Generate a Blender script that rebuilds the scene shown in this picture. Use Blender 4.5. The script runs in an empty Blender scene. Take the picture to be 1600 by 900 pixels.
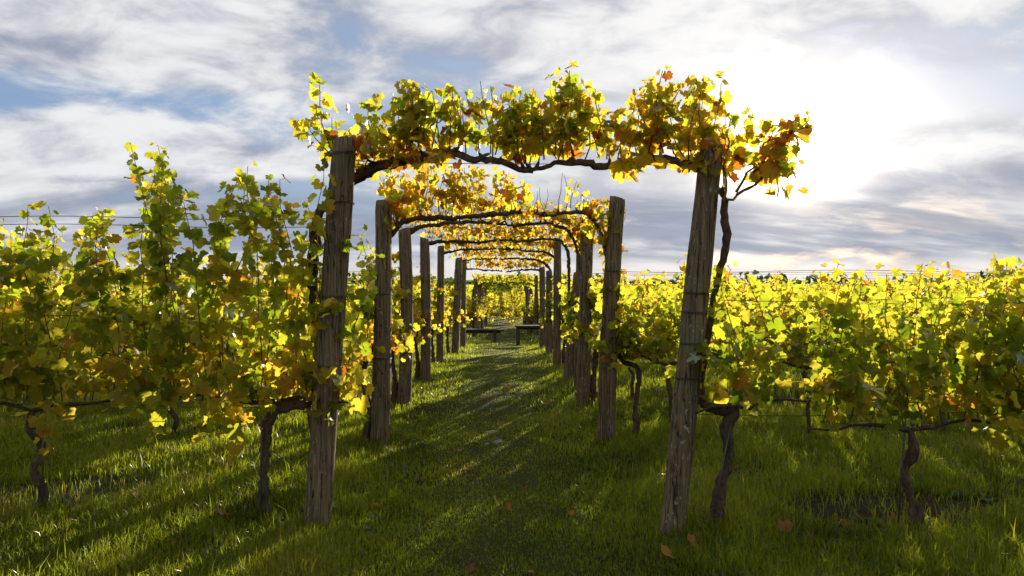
import bpy, math, random
import numpy as np
from math import radians, sin, cos, pi, exp

SC = bpy.context.scene
COL = SC.collection
rng = np.random.default_rng(20)
random.seed(20)

# ------------------------------------------------------------------ camera
H = 1.54                      # eye height
F = 1066.7                    # focal length in pixels of a 1600 wide frame (24 mm on 36 mm)
HOR = 437.0
cam_d = bpy.data.cameras.new("camera"); cam = bpy.data.objects.new("camera", cam_d); COL.objects.link(cam)
cam_d.lens = 24; cam_d.sensor_width = 36; cam_d.clip_start = 0.05; cam_d.clip_end = 9000
cam.location = (0, 0, H); cam.rotation_euler = (radians(90 - 0.70), 0, 0)
SC.camera = cam

# ------------------------------------------------------------------ render + exposure
SC.view_settings.view_transform = 'Standard'; SC.view_settings.look = 'None'
SC.view_settings.gamma = 1; SC.view_settings.use_curve_mapping = False
SC.view_settings.exposure = 0.9
SC.render.engine = 'CYCLES'
cy = SC.cycles
cy.max_bounces = 7; cy.diffuse_bounces = 5; cy.glossy_bounces = 2; cy.transmission_bounces = 4; cy.transparent_max_bounces = 4
cy.sample_clamp_indirect = 6
cy.use_denoising = True
try: cy.denoiser = 'OPENIMAGEDENOISE'
except Exception: pass

# ------------------------------------------------------------------ sun
SUN_AZ, SUN_EL = 22.4, 9.4           # right of the view axis (+Y), above the horizon
sd = (sin(radians(SUN_AZ)) * cos(radians(SUN_EL)), cos(radians(SUN_AZ)) * cos(radians(SUN_EL)), sin(radians(SUN_EL)))
sl = bpy.data.lights.new("sun", 'SUN'); so = bpy.data.objects.new("sun", sl); COL.objects.link(so)
sl.energy = 5.0; sl.angle = radians(0.55); sl.color = (1.0, 0.87, 0.66)
so.rotation_euler = (radians(90 - SUN_EL), 0, radians(180 - SUN_AZ)); so.location = (20, 50, 30)

# ------------------------------------------------------------------ sky (Nishita air + procedural cloud sheet, all by direction)
W = bpy.data.worlds.new("World"); SC.world = W; W.use_nodes = True
nt = W.node_tree; nt.nodes.clear()

class NB:
    """small node-builder"""
    def __init__(s, nt): s.nt = nt
    def n(s, t, **kw):
        n = s.nt.nodes.new(t)
        for k, v in kw.items(): setattr(n, k, v)
        return n
    def put(s, sock, v):
        if isinstance(v, bpy.types.NodeSocket): s.nt.links.new(v, sock)
        elif v is not None: sock.default_value = v
    def m(s, op, a, b=None, c=None, clamp=False):
        n = s.n('ShaderNodeMath', operation=op, use_clamp=clamp)
        s.put(n.inputs[0], a); s.put(n.inputs[1], b)
        if c is not None: s.put(n.inputs[2], c)
        return n.outputs[0]
    def vm(s, op, a, b=None):
        n = s.n('ShaderNodeVectorMath', operation=op); s.put(n.inputs[0], a)
        if b is not None: s.put(n.inputs[1], b)
        return n.outputs['Value'] if op in ('DOT_PRODUCT', 'LENGTH') else n.outputs['Vector']
    def noise(s, vec, scale, detail=5, rough=.55, dist=0.0, out='Fac'):
        n = s.n('ShaderNodeTexNoise'); s.put(n.inputs['Vector'], vec)
        n.inputs['Scale'].default_value = scale; n.inputs['Detail'].default_value = detail
        n.inputs['Roughness'].default_value = rough; n.inputs['Distortion'].default_value = dist
        return n.outputs[out]
    def map(s, vec, loc=(0, 0, 0), rot=(0, 0, 0), sc=(1, 1, 1)):
        n = s.n('ShaderNodeMapping'); s.put(n.inputs['Vector'], vec)
        n.inputs['Location'].default_value = loc; n.inputs['Rotation'].default_value = rot; n.inputs['Scale'].default_value = sc
        return n.outputs[0]
    def step(s, v, a, b, lo=0.0, hi=1.0):
        n = s.n('ShaderNodeMapRange', interpolation_type='SMOOTHSTEP'); s.put(n.inputs[0], v)
        n.inputs[1].default_value = a; n.inputs[2].default_value = b; n.inputs[3].default_value = lo; n.inputs[4].default_value = hi
        return n.outputs[0]
    def mix(s, f, a, b, bt='MIX'):
        n = s.n('ShaderNodeMix', data_type='RGBA', blend_type=bt)
        s.put(n.inputs[0], f); s.put(n.inputs[6], a); s.put(n.inputs[7], b)
        return n.outputs[2]
    def ramp(s, v, stops, interp='LINEAR'):
        n = s.n('ShaderNodeValToRGB'); s.put(n.inputs[0], v); cr = n.color_ramp; cr.interpolation = interp
        while len(cr.elements) < len(stops): cr.elements.new(.5)
        for e, (p, c) in zip(cr.elements, stops):
            e.position = p; e.color = (*c, 1) if len(c) == 3 else c
        return n.outputs[0]
    def xyz(s, x, y, z):
        n = s.n('ShaderNodeCombineXYZ'); s.put(n.inputs[0], x); s.put(n.inputs[1], y); s.put(n.inputs[2], z); return n.outputs[0]
    def scale(s, col, v):
        n = s.n('ShaderNodeVectorMath', operation='SCALE'); s.put(n.inputs[0], col); s.put(n.inputs['Scale'], v); return n.outputs[0]

b = NB(nt)
STR = 0.085
sky = b.n('ShaderNodeTexSky', sky_type='NISHITA', sun_disc=False)
sky.sun_elevation = radians(SUN_EL); sky.sun_rotation = radians(SUN_AZ); sky.air_density = 1.0; sky.dust_density = 1.2; sky.ozone_density = 2.0
tc = b.n('ShaderNodeTexCoord'); D = b.vm('NORMALIZE', tc.outputs['Generated'])
sep = b.n('ShaderNodeSeparateXYZ'); b.put(sep.inputs[0], D)
z = b.m('MAXIMUM', sep.outputs[2], 0.0)
den = b.m('ADD', z, 0.26)
P = b.xyz(b.m('DIVIDE', sep.outputs[0], den), b.m('DIVIDE', sep.outputs[1], den), 0.0)
Pm = b.map(P, (1.35, 0.2, 0), (0, 0, radians(-28)), (1.0, 1.6, 1))
big = b.noise(Pm, 0.85, 2, .45, .2)
mid = b.noise(b.map(Pm, (4, 7, 0)), 2.1, 6, .55, .3)
fin = b.noise(b.map(D, (9, 3, 0), (0, radians(-18), 0), sc=(.75, .75, 1.7)), 11.0, 6, .58, .5)
ang = b.m('ARCCOSINE', b.m('MINIMUM', b.vm('DOT_PRODUCT', D, sd), 1.0))
g_wide = b.m('EXPONENT', b.m('MULTIPLY', ang, -1 / radians(20)))
g_mid = b.m('EXPONENT', b.m('MULTIPLY', b.m('MULTIPLY', ang, ang), -1 / radians(5.2) ** 2))
g_core = b.m('EXPONENT', b.m('MULTIPLY', ang, -1 / radians(1.6)))
# a loose break in the cloud about 12 degrees up shows blue air
gap = b.m('MULTIPLY', b.step(z, .165, .21), b.step(z, .265, .225))
thinn = b.m('ADD', b.m('ADD', b.m('MULTIPLY', big, .45), b.m('MULTIPLY', mid, .30)), b.m('MULTIPLY', fin, .25))
cover = b.step(b.m('SUBTRACT', thinn, b.m('MULTIPLY', gap, .10)), .37, .49)
# grey bank low over the horizon, in long streaks
band = b.m('MULTIPLY', b.step(z, .012, .04), b.step(z, .150, .095))
bvec = b.map(P, (2, 0, 0), sc=(.30, 1.0, 1))
bn1 = b.noise(bvec, 1.6, 5, .58, .3); bn2 = b.noise(b.map(bvec, (3, 1, 0)), 5.5, 4, .6, .2)
bandn = b.m('MULTIPLY', band, b.step(b.m('ADD', b.m('MULTIPLY', bn1, .6), b.m('MULTIPLY', bn2, .4)), .35, .56))
lum = b.step(b.m('ADD', b.m('ADD', b.m('MULTIPLY', mid, .46), b.m('MULTIPLY', fin, .32)), b.m('MULTIPLY', big, .22)), .40, .585)
lum = b.m('MULTIPLY', lum, b.m('SUBTRACT', 1.0, b.m('MULTIPLY', bandn, .9)))
white = (5.3, 5.35, 5.45, 1); grey = (1.95, 2.2, 2.85, 1)
cloud = b.mix(lum, grey, white)
gsum = b.m('ADD', b.m('MULTIPLY', g_wide, .17), b.m('ADD', b.m('MULTIPLY', g_mid, .40), b.m('MULTIPLY', g_core, 9.0)))
gsum = b.m('MULTIPLY', gsum, b.m('SUBTRACT', 1.0, b.m('MULTIPLY', bandn, .84)))
g_tight = b.m('EXPONENT', b.m('MULTIPLY', b.m('MULTIPLY', ang, ang), -1 / radians(3.0) ** 2))
gsum = b.m('ADD', gsum, b.m('MULTIPLY', g_tight, .9))
airc = b.mix(.65, b.scale(sky.outputs[0], .6), (1.75, 2.75, 4.6, 1))
allc = b.mix(b.m('MAXIMUM', cover, b.m('MULTIPLY', bandn, .9)), airc, cloud)
strip = b.m('MULTIPLY', b.step(z, .04, .0), .8)
allc = b.mix(strip, allc, (5.2, 4.7, 4.4, 1))
allc = b.vm('ADD', allc, b.scale((9.4, 8.1, 6.3), gsum))
bg = b.n('ShaderNodeBackground'); b.put(bg.inputs[0], allc); bg.inputs[1].default_value = STR
ow = b.n('ShaderNodeOutputWorld'); nt.links.new(bg.outputs[0], ow.inputs[0])

# ------------------------------------------------------------------ terrain
def drop(y):
    return np.interp(y, [-1e4, 10, 12, 14, 16.5, 19, 23, 27, 32, 38, 46, 60, 1e5], [0, 0, -.03, -.10, -.22, -.34, -.53, -.71, -.88, -1.04, -1.15, -1.2, -1.2])
def gz(x, y):
    x = np.asarray(x, float); y = np.asarray(y, float)
    n = .016 * np.sin(1.3 * x + .7 * y + 1) + .013 * np.sin(2.1 * y - 1.7 * x) + .010 * np.sin(3.1 * x + .5) * np.cos(2.7 * y)
    side = .05 * np.clip((np.abs(x + .2) - .5) / .9, 0, 1) ** 2          # the path is worn a little hollow
    return drop(y) + n + side - .03
def pathx(y): return np.interp(y, [-10, 3, 4.2, 6.6, 8.4, 19, 30, 60], [.05, -.08, -.11, -.185, -.24, -.26, -.34, -.55])
def at(px, py, d): return np.array([(px - 800) / F * d, d, H - (py - HOR) / F * d])

# ------------------------------------------------------------------ tagging
def tag(o, label=None, cat=None, group=None, kind=None):
    if label: o['label'] = label
    if cat: o['category'] = cat
    if group: o['group'] = group
    if kind: o['kind'] = kind
    return o
def empty(name, loc, label, cat, group=None):
    o = bpy.data.objects.new(name, None); o.empty_display_size = .1; COL.objects.link(o); o.location = tuple(loc)
    return tag(o, label, cat, group)
def link_mesh(name, me, parent=None, loc=None):
    o = bpy.data.objects.new(name, me); COL.objects.link(o)
    if parent is not None: o.parent = parent
    if loc is not None: o.location = tuple(loc)
    return o
def mesh_from(name, verts, tris, mat, tone=None, quads=None, smooth=True):
    me = bpy.data.meshes.new(name)
    verts = np.asarray(verts, np.float32); me.vertices.add(len(verts)); me.vertices.foreach_set('co', verts.ravel())
    li, ls, st = [], [], 0
    if tris is not None and len(tris):
        t = np.asarray(tris, np.int32); li.append(t.ravel()); ls.append(np.arange(len(t)) * 3); st = len(t) * 3
    if quads is not None and len(quads):
        q = np.asarray(quads, np.int32); li.append(q.ravel()); ls.append(st + np.arange(len(q)) * 4)
    li = np.concatenate(li); ls = np.concatenate(ls)
    me.loops.add(len(li)); me.loops.foreach_set('vertex_index', li)
    me.polygons.add(len(ls)); me.polygons.foreach_set('loop_start', ls.astype(np.int32))
    me.update(calc_edges=True)
    if smooth: me.polygons.foreach_set('use_smooth', np.ones(len(ls), bool))
    if tone is not None:
        a = me.attributes.new('tone', 'FLOAT', 'POINT'); a.data.foreach_set('value', np.asarray(tone, np.float32))
    me.materials.append(mat); me.validate()
    return me

# ------------------------------------------------------------------ materials
def mat(name):
    m = bpy.data.materials.new(name); m.use_nodes = True; m.node_tree.nodes.clear(); return m, NB(m.node_tree)
def out(bb, sh, disp=None):
    o = bb.n('ShaderNodeOutputMaterial'); bb.nt.links.new(sh, o.inputs[0])
def principled(bb, col, rough, bump=None, bstr=.5, bdist=.01, spec=.3, metal=0):
    p = bb.n('ShaderNodeBsdfPrincipled'); bb.put(p.inputs['Base Color'], col); bb.put(p.inputs['Roughness'], rough)
    p.inputs['Specular IOR Level'].default_value = spec; p.inputs['Metallic'].default_value = metal
    if bump is not None:
        bn = bb.n('ShaderNodeBump'); bb.put(bn.inputs['Height'], bump); bn.inputs['Strength'].default_value = bstr; bn.inputs['Distance'].default_value = bdist
        bb.nt.links.new(bn.outputs[0], p.inputs['Normal'])
    return p.outputs[0]
def leafy(name, refl, trans, tmix=.55, gloss=.05, rough=.38, nscale=22, namp=.10):
    m, bb = mat(name)
    at_ = bb.n('ShaderNodeAttribute', attribute_name='tone')
    geo = bb.n('ShaderNodeNewGeometry')
    oc = bb.n('ShaderNodeTexCoord').outputs['Object']
    nz = bb.noise(oc, nscale, 3, .6)
    t = bb.m('ADD', at_.outputs['Fac'], bb.m('MULTIPLY', bb.m('SUBTRACT', nz, .5), namp * 2), clamp=True)
    d = bb.n('ShaderNodeBsdfDiffuse'); bb.put(d.inputs[0], bb.ramp(t, refl))
    tr = bb.n('ShaderNodeBsdfTranslucent'); bb.put(tr.inputs[0], bb.ramp(t, trans))
    mx = bb.n('ShaderNodeMixShader'); mx.inputs[0].default_value = tmix
    bb.nt.links.new(d.outputs[0], mx.inputs[1]); bb.nt.links.new(tr.outputs[0], mx.inputs[2])
    gl = bb.n('ShaderNodeBsdfGlossy'); gl.inputs['Roughness'].default_value = rough; gl.inputs[0].default_value = (.9, .9, .9, 1)
    fr = bb.n('ShaderNodeFresnel'); fr.inputs[0].default_value = 1.38
    mg = bb.n('ShaderNodeMixShader'); bb.put(mg.inputs[0], bb.m('MULTIPLY', fr.outputs[0], gloss))
    bb.nt.links.new(mx.outputs[0], mg.inputs[1]); bb.nt.links.new(gl.outputs[0], mg.inputs[2])
    out(bb, mg.outputs[0]); return m

M_leaf = leafy('vine_leaf',
    [(0, (.036, .064, .008)), (.30, (.080, .112, .011)), (.50, (.17, .155, .014)), (.66, (.28, .20, .020)), (.82, (.26, .105, .018)), (1, (.12, .042, .015))],
    [(0, (.13, .22, .008)), (.28, (.35, .46, .016)), (.50, (.68, .62, .045)), (.66, (.84, .60, .050)), (.82, (.76, .31, .022)), (1, (.30, .085, .014))],
    tmix=.68, gloss=.16, rough=.40)
M_grass = leafy('grass_blade',
    [(0, (.028, .039, .005)), (.5, (.076, .096, .010)), (.8, (.12, .11, .018)), (1, (.17, .12, .045))],
    [(0, (.08, .12, .006)), (.5, (.42, .52, .016)), (.8, (.50, .50, .03)), (1, (.26, .18, .05))],
    tmix=.55, gloss=.13, rough=.40, nscale=3, namp=.12)
M_weed = leafy('weed_leaf',
    [(0, (.030, .065, .018)), (1, (.06, .11, .025))], [(0, (.07, .15, .03)), (1, (.14, .24, .04))], tmix=.4, gloss=.03, rough=.5)
M_dry = leafy('dry_leaf',
    [(0, (.22, .12, .045)), (.5, (.34, .15, .03)), (1, (.13, .065, .03))], [(0, (.30, .16, .05)), (.5, (.55, .22, .03)), (1, (.16, .07, .03))], tmix=.4, gloss=.3, rough=.5, nscale=30, namp=.3)

def mk_bark():
    m, bb = mat('vine_bark'); oc = bb.n('ShaderNodeTexCoord').outputs['Object']
    a = bb.noise(bb.map(oc, sc=(1, 1, .35)), 55, 6, .65, .6); c = bb.noise(oc, 9, 4, .6)
    col = bb.ramp(bb.m('ADD', bb.m('MULTIPLY', a, .65), bb.m('MULTIPLY', c, .35)), [(.34, (.026, .018, .011)), (.54, (.105, .072, .043)), (.74, (.22, .16, .10))])
    out(bb, principled(bb, col, .92, a, .9, .012, .15)); return m
M_bark = mk_bark()
def mk_cane():
    m, bb = mat('young_cane'); oc = bb.n('ShaderNodeTexCoord').outputs['Object']
    col = bb.ramp(bb.noise(oc, 14, 3, .5), [(.35, (.11, .055, .025)), (.65, (.20, .11, .045))])
    out(bb, principled(bb, col, .7, None, spec=.3)); return m
M_cane = mk_cane()
def mk_post(name, dark, lite, lich):
    m, bb = mat(name); oc = bb.n('ShaderNodeTexCoord').outputs['Object']
    oi = bb.n('ShaderNodeObjectInfo').outputs['Random']
    v = bb.vm('ADD', oc, bb.xyz(bb.m('MULTIPLY', oi, 31.0), bb.m('MULTIPLY', oi, 17.0), bb.m('MULTIPLY', oi, 23.0)))
    grain = bb.noise(bb.map(v, sc=(1, 1, .045)), 60, 6, .62, .35)
    crack = bb.noise(bb.map(v, sc=(1, 1, .06)), 24, 3, .5, .8)
    cr = bb.step(bb.m('ABSOLUTE', bb.m('SUBTRACT', crack, .5)), .0, .022)
    patch = bb.noise(bb.map(v, sc=(1, 1, .5)), 7, 5, .62)
    sp = bb.noise(bb.map(v, sc=(1, 1, .5)), 42, 5, .68)
    li = bb.m('MULTIPLY', bb.step(sp, .575, .63), bb.step(patch, .40, .60))
    gr = bb.step(bb.noise(bb.map(v, (5, 5, 5)), 5, 4, .6), .50, .68)
    col = bb.ramp(grain, [(.30, dark), (.55, tuple((p + q) / 2 for p, q in zip(dark, lite))), (.75, lite)])
    col = bb.mix(bb.m('MULTIPLY', gr, .45), col, (.13, .13, .060, 1))
    col = bb.mix(bb.m('SUBTRACT', 1.0, cr), col, (.018, .013, .009, 1))
    col = bb.mix(bb.m('MULTIPLY', li, bb.m('MULTIPLY', lich, bb.m('ADD', .35, bb.m('MULTIPLY', bb.m('FRACT', bb.m('MULTIPLY', oi, 7.3)), .75)))), col, (.36, .35, .28, 1))
    h = bb.m('ADD', bb.m('MULTIPLY', grain, .6), bb.m('ADD', bb.m('MULTIPLY', cr, .55), bb.m('MULTIPLY', li, .2)))
    out(bb, principled(bb, col, .88, h, .8, .010, .2)); return m
M_post = mk_post('weathered_post', (.052, .037, .019), (.29, .205, .110), .95)
M_plank = mk_post('weathered_plank', (.035, .028, .020), (.13, .105, .075), .3)
def mk_metal(name, c, r):
    m, bb = mat(name); oc = bb.n('ShaderNodeTexCoord').outputs['Object']
    n = bb.noise(oc, 30, 4, .6)
    out(bb, principled(bb, bb.ramp(n, [(.4, c), (.65, (.12, .07, .04))]), r, None, spec=.5, metal=.7)); return m
M_wire = mk_metal('galvanised_wire', (.07, .07, .068), .55)
M_rod = mk_metal('steel_rod', (.12, .115, .11), .55)
def mk_ground(name, soil, green, lo, hi, sc, strips=False):
    m, bb = mat(name); oc = bb.n('ShaderNodeTexCoord').outputs['Object']
    a = bb.noise(oc, sc, 6, .62, .3); f = bb.noise(oc, 38, 6, .7); g = bb.noise(oc, 140, 3, .6)
    s = bb.mix(bb.step(f, .35, .65), soil, tuple(.45 * v for v in soil[:3]) + (1,))
    gg = bb.mix(bb.step(g, .35, .65), green, tuple(.45 * v for v in green[:3]) + (1,))
    fac = bb.step(a, lo, hi)
    if strips: fac = bb.m('MULTIPLY', fac, bb.m('SUBTRACT', 1.0, bb.n('ShaderNodeAttribute', attribute_name='tone').outputs['Fac']))
    col = bb.mix(fac, s, gg)
    out(bb, principled(bb, col, .95, bb.m('ADD', f, bb.m('MULTIPLY', g, .4)), .8, .03, .1)); return m
M_ground = mk_ground('meadow_soil', (.060, .042, .024, 1), (.034, .048, .010, 1), .36, .52, .9, True)
M_path = mk_ground('trodden_earth', (.095, .068, .042, 1), (.058, .070, .013, 1), .28, .46, 2.2)

DEP = [4.2, 6.55, 8.4, 10.5, 12.8, 16.0, 18.6]
def clump(x, y, s, seed):
    r = np.random.default_rng(seed); o = np.zeros_like(x)
    for i in range(7):
        a = r.uniform(0, 6.28); f = s * r.uniform(.6, 2.2); o += np.sin((x * cos(a) + y * sin(a)) * f + r.uniform(0, 6.28))
    return o / 7 ** .5
def soil_mask(x, y):
    """bare strips under the vine rows"""
    o = np.zeros_like(x)
    for d in DEP[:5]: o = np.maximum(o, np.exp(-((y - d - .25) / .36) ** 2))
    for bx, by in ((-3.35, 4.95), (-2.6, 5.1), (2.75, 4.35), (3.2, 4.2)): o = o + np.exp(-((x - bx) / .5) ** 2 - ((y - by) / .32) ** 2) * 1.6
    o = np.clip(o, 0, 1.4)
    return np.clip(o * np.clip((np.abs(x + .15) - 1.7) / .4, 0, 1) * np.clip(.62 + 1.1 * clump(x, y, 2.0, 5), 0, 1), 0, 1)
# ------------------------------------------------------------------ ground sheet and path
def axis(lo, hi, step, far):
    a = np.arange(lo, hi + 1e-6, step); g = [hi]
    s = step
    while g[-1] < far: s *= 1.35; g.append(g[-1] + s)
    h = [lo]; s = step
    while h[-1] > -far: s *= 1.35; h.append(h[-1] - s)
    return np.concatenate([np.array(h[1:])[::-1], a, np.array(g[1:])])
xs = axis(-14, 14, .2, 5000); ys = axis(-4, 34, .2, 5000)
X, Y = np.meshgrid(xs, ys); Z = gz(X, Y)
far = np.clip((np.hypot(X, Y) - 40) / 60, 0, 1); Z = Z * (1 - far) + (-1.2) * far
nx, ny = len(xs), len(ys); idx = np.arange(nx * ny).reshape(ny, nx)
q = np.stack([idx[:-1, :-1], idx[:-1, 1:], idx[1:, 1:], idx[1:, :-1]], -1).reshape(-1, 4)
tag(link_mesh('ground', mesh_from('ground', np.stack([X, Y, Z], -1).reshape(-1, 3), None, M_ground, tone=soil_mask(X, Y).ravel() * (Y.ravel() < 16) * (np.abs(X.ravel()) < 13), quads=q)), kind='structure')
ys = np.arange(-4, 40.5, .1); us = np.linspace(-1, 1, 11)
wv = .50 + .07 * np.sin(ys * 1.9) + .05 * np.sin(ys * 4.3 + 1)
X = pathx(ys)[:, None] + us[None] * wv[:, None] + .03 * np.sin(ys * 7)[:, None]; Y = np.repeat(ys[:, None], 11, 1)
idx = np.arange(X.size).reshape(X.shape)
q = np.stack([idx[:-1, :-1], idx[:-1, 1:], idx[1:, 1:], idx[1:, :-1]], -1).reshape(-1, 4)
tag(link_mesh('path', mesh_from('path', np.stack([X, Y, gz(X, Y) + .008], -1).reshape(-1, 3), None, M_path, quads=q)), kind='structure')

# ------------------------------------------------------------------ tubes
def resample(pts, step):
    pts = np.asarray(pts, float)
    # Catmull-Rom
    P = np.vstack([2 * pts[0] - pts[1], pts, 2 * pts[-1] - pts[-2]]); o = []
    for i in range(1, len(P) - 2):
        n = max(2, int(np.linalg.norm(P[i + 1] - P[i]) / step))
        t = np.linspace(0, 1, n, endpoint=False)[:, None]
        o.append(.5 * (2 * P[i] + (P[i + 1] - P[i - 1]) * t + (2 * P[i - 1] - 5 * P[i] + 4 * P[i + 1] - P[i + 2]) * t ** 2 + (-P[i - 1] + 3 * P[i] - 3 * P[i + 1] + P[i + 2]) * t ** 3))
    o.append(P[-2][None]); return np.vstack(o)
class Tubes:
    def __init__(s): s.v, s.q, s.t, s.n = [], [], [], 0
    def add(s, pts, rad, sides=7, gnarl=0.0, cap=True, r=None):
        r = r or rng
        pts = np.asarray(pts, float); n = len(pts); rad = np.broadcast_to(np.asarray(rad, float), (n,))
        tan = np.gradient(pts, axis=0); tan /= np.linalg.norm(tan, axis=1)[:, None] + 1e-9
        up = np.array([0, 0, 1.0]) if abs(tan[0][2]) < .9 else np.array([1.0, 0, 0])
        u = np.cross(tan[0], up); u /= np.linalg.norm(u); V = []
        ang = np.arange(sides) * 2 * pi / sides
        ph = r.uniform(0, 6.28, 3); lobes = 1 + gnarl * .35 * np.sin(2 * ang + ph[0]) + gnarl * .3 * np.sin(3 * ang + ph[1])
        for i in range(n):
            u = u - tan[i] * u.dot(tan[i]); u /= np.linalg.norm(u) + 1e-9; w = np.cross(tan[i], u)
            rr = rad[i] * lobes * (1 + gnarl * r.uniform(-.22, .22, sides))
            V.append(pts[i] + np.outer(np.cos(ang) * rr, u) + np.outer(np.sin(ang) * rr, w))
        V = np.vstack(V); k = np.arange(sides); k2 = (k + 1) % sides
        for i in range(n - 1):
            a = s.n + i * sides
            s.q.append(np.stack([a + k, a + k2, a + sides + k2, a + sides + k], -1))
        if cap:
            V = np.vstack([V, pts[0], pts[-1]]); c0 = s.n + n * sides; c1 = c0 + 1; e = s.n + (n - 1) * sides
            s.t.append(np.stack([np.full(sides, c0), s.n + k2, s.n + k], -1)); s.t.append(np.stack([np.full(sides, c1), e + k, e + k2], -1))
        s.v.append(V); s.n += len(V)
    def mesh(s, name, m, off=(0, 0, 0)):
        return mesh_from(name, np.vstack(s.v) - np.asarray(off), np.vstack(s.t) if s.t else None, m, quads=np.vstack(s.q))

# ------------------------------------------------------------------ leaves
def leaf_template(lod, k):
    """lobed, toothed vine-leaf blade; petiole joint at the origin, tip along +y, face +z"""
    r = np.random.default_rng(k)
    if lod == 0:
        half = [(0, 1.02), (7, .90), (14, .92), (22, .80), (31, .76), (40, .86), (50, .97), (58, .86), (66, .87), (76, .73), (86, .72), (98, .83), (109, .75), (122, .72), (137, .60), (151, .50), (165, .34)]
    else:
        half = [(0, 1.0), (26, .78), (50, .95), (80, .72), (106, .80), (150, .48)]
    right = half; left = half[1:]
    outl = [(a, q_) for a, q_ in left[::-1]]
    pts = [(-radians(a), q_) for a, q_ in outl] + [(radians(a), q_) for a, q_ in right]
    V = [(0, 0, 0)]; E = [0.1]; VEIN = {round(sg * radians(q0), 2) for sg in (-1, 1) for q0 in (0, 50, 98)}
    fold = r.uniform(.0, .55); droop = r.uniform(.05, .85); wav = r.uniform(.04, .13); ph = r.uniform(0, 6)
    for a, q_ in pts:
        q_ = q_ * r.uniform(.93, 1.07); x, y = q_ * sin(a), q_ * cos(a)
        z_ = fold * abs(x) - droop * (y * .5 + .5 * abs(x)) ** 2 * .8 + wav * sin(4 * a + ph) + r.uniform(-.05, .05) + .05 * (q_ > .84)
        V.append((x, y, z_)); E.append(.15 if (q_ > .93 or round(a, 2) in VEIN) else 1.0)
    n = len(pts); T = [(0, i + 2, i + 1) for i in range(n - 1)]
    return np.array(V), np.array(T), np.array(E)
TPL = {l: [leaf_template(l, 11 * l + k) for k in range(6)] for l in (0, 1)}

class Leaves:
    def __init__(s): s.p, s.tip, s.nor, s.sz, s.tone, s.node = [], [], [], [], [], []
    def add(s, p, tip, nor, sz, tone, node): s.p.append(p); s.tip.append(tip); s.nor.append(nor); s.sz.append(sz); s.tone.append(tone); s.node.append(node)
    def mesh(s, name, m, off=(0, 0, 0), lod=0, r=None, petiole=True):
        r = r or rng
        p = np.array(s.p) - np.asarray(off); tip = np.array(s.tip); nor = np.array(s.nor); sz = np.array(s.sz); tone = np.array(s.tone); node = np.array(s.node) - np.asarray(off)
        tip /= np.linalg.norm(tip, axis=1)[:, None] + 1e-9
        nor = nor - tip * np.sum(nor * tip, 1)[:, None]; nor /= np.linalg.norm(nor, axis=1)[:, None] + 1e-9
        x = np.cross(tip, nor); ti = r.integers(0, 6, len(p)); VV, TT, NN, base = [], [], [], 0
        for k in range(6):
            sel = np.where(ti == k)[0]
            if not len(sel): continue
            V, T, E = TPL[lod][k]
            g = V[None, :, 0:1] * x[sel][:, None] + V[None, :, 1:2] * tip[sel][:, None] + V[None, :, 2:3] * nor[sel][:, None]
            g = p[sel][:, None] + g * sz[sel][:, None, None]
            VV.append(g.reshape(-1, 3)); TT.append((T[None] + base + (np.arange(len(sel)) * len(V))[:, None, None]).reshape(-1, 3))
            rim = r.uniform(-.06, .17, len(sel)) * np.clip((tone[sel] - .15) / .2, 0, 1)
            NN.append((tone[sel][:, None] + E[None] * rim[:, None]).reshape(-1)); base += len(sel) * len(V)
        if petiole:
            w = x * .0016
            g = np.stack([node - w, node + w, p + w, p - w], 1).reshape(-1, 3); i0 = base + np.arange(len(p)) * 4
            VV.append(g); TT.append(np.stack([i0, i0 + 1, i0 + 2], -1)); TT.append(np.stack([i0, i0 + 2, i0 + 3], -1)); NN.append(np.full(len(g), .74))
        return mesh_from(name, np.vstack(VV), np.vstack(TT), m, tone=np.concatenate(NN), smooth=False)

def unit(v): v = np.asarray(v, float); return v / (np.linalg.norm(v) + 1e-9)
def shoot(p0, d0, L, r, up=.25, wob=.22, step=.045, target=None):
    n = max(3, int(L / step)); p = np.array(p0, float); d = unit(d0); P = [p.copy()]
    for i in range(n):
        d = unit(d + r.normal(0, wob, 3) * .35 + np.array([0, 0, up * .25]))
        if target is not None: d = unit(d + .35 * unit(np.array(target) - p))
        p = p + d * step; P.append(p.copy())
    return np.array(P)
def dress(P, LV, r, tonef, every=1, size=.068, extra=.7, t0=0.0, spread=1.0):
    """leaves at the nodes of a shoot: petiole out, blade hanging, plus side leaves"""
    n = len(P); az = r.uniform(0, 6.28)
    for i in range(1, n, every):
        f = i / (n - 1)
        if f < t0: continue
        az += pi + r.normal(0, .6); k = 1 + (r.random() < extra * (1.15 - .2 * f)) + (r.random() < extra * (.80 - .25 * f))
        if f > .94: k = 1
        for j in range(k):
            a = az + (r.uniform(-1.3, 1.3) if j else 0)
            o = np.array([cos(a), sin(a), 0]); pl = (r.uniform(.03, .075) if j == 0 else r.uniform(.06, .17)) * spread * (1.15 - .45 * f)
            pet = unit(o + np.array([0, 0, r.uniform(-.1, .7)]))
            q_ = P[i] + pet * pl
            tip = unit(o * r.uniform(.2, 1.0) + np.array([0, 0, -r.uniform(.1, 1.3)]) + r.normal(0, .35, 3))
            nor = unit(o * r.uniform(.0, .9) + np.array([0, 0, r.uniform(.1, 1.0)]) + r.normal(0, .45, 3))
            s_ = size * r.uniform(.60, 1.25) * (1 - .32 * max(0, (f - .6) / .4))
            LV.add(q_, tip, nor, s_, float(np.clip(tonef(q_, r), 0, 1)), P[i])

def trunk_pts(base, top, r, wob=.05, n=6):
    base = np.array(base, float); top = np.array(top, float); t = np.linspace(0, 1, n)[:, None]
    P = base + (top - base) * t; P[1:-1, :2] += r.normal(0, wob, (n - 2, 2)) * .6; return P

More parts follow.
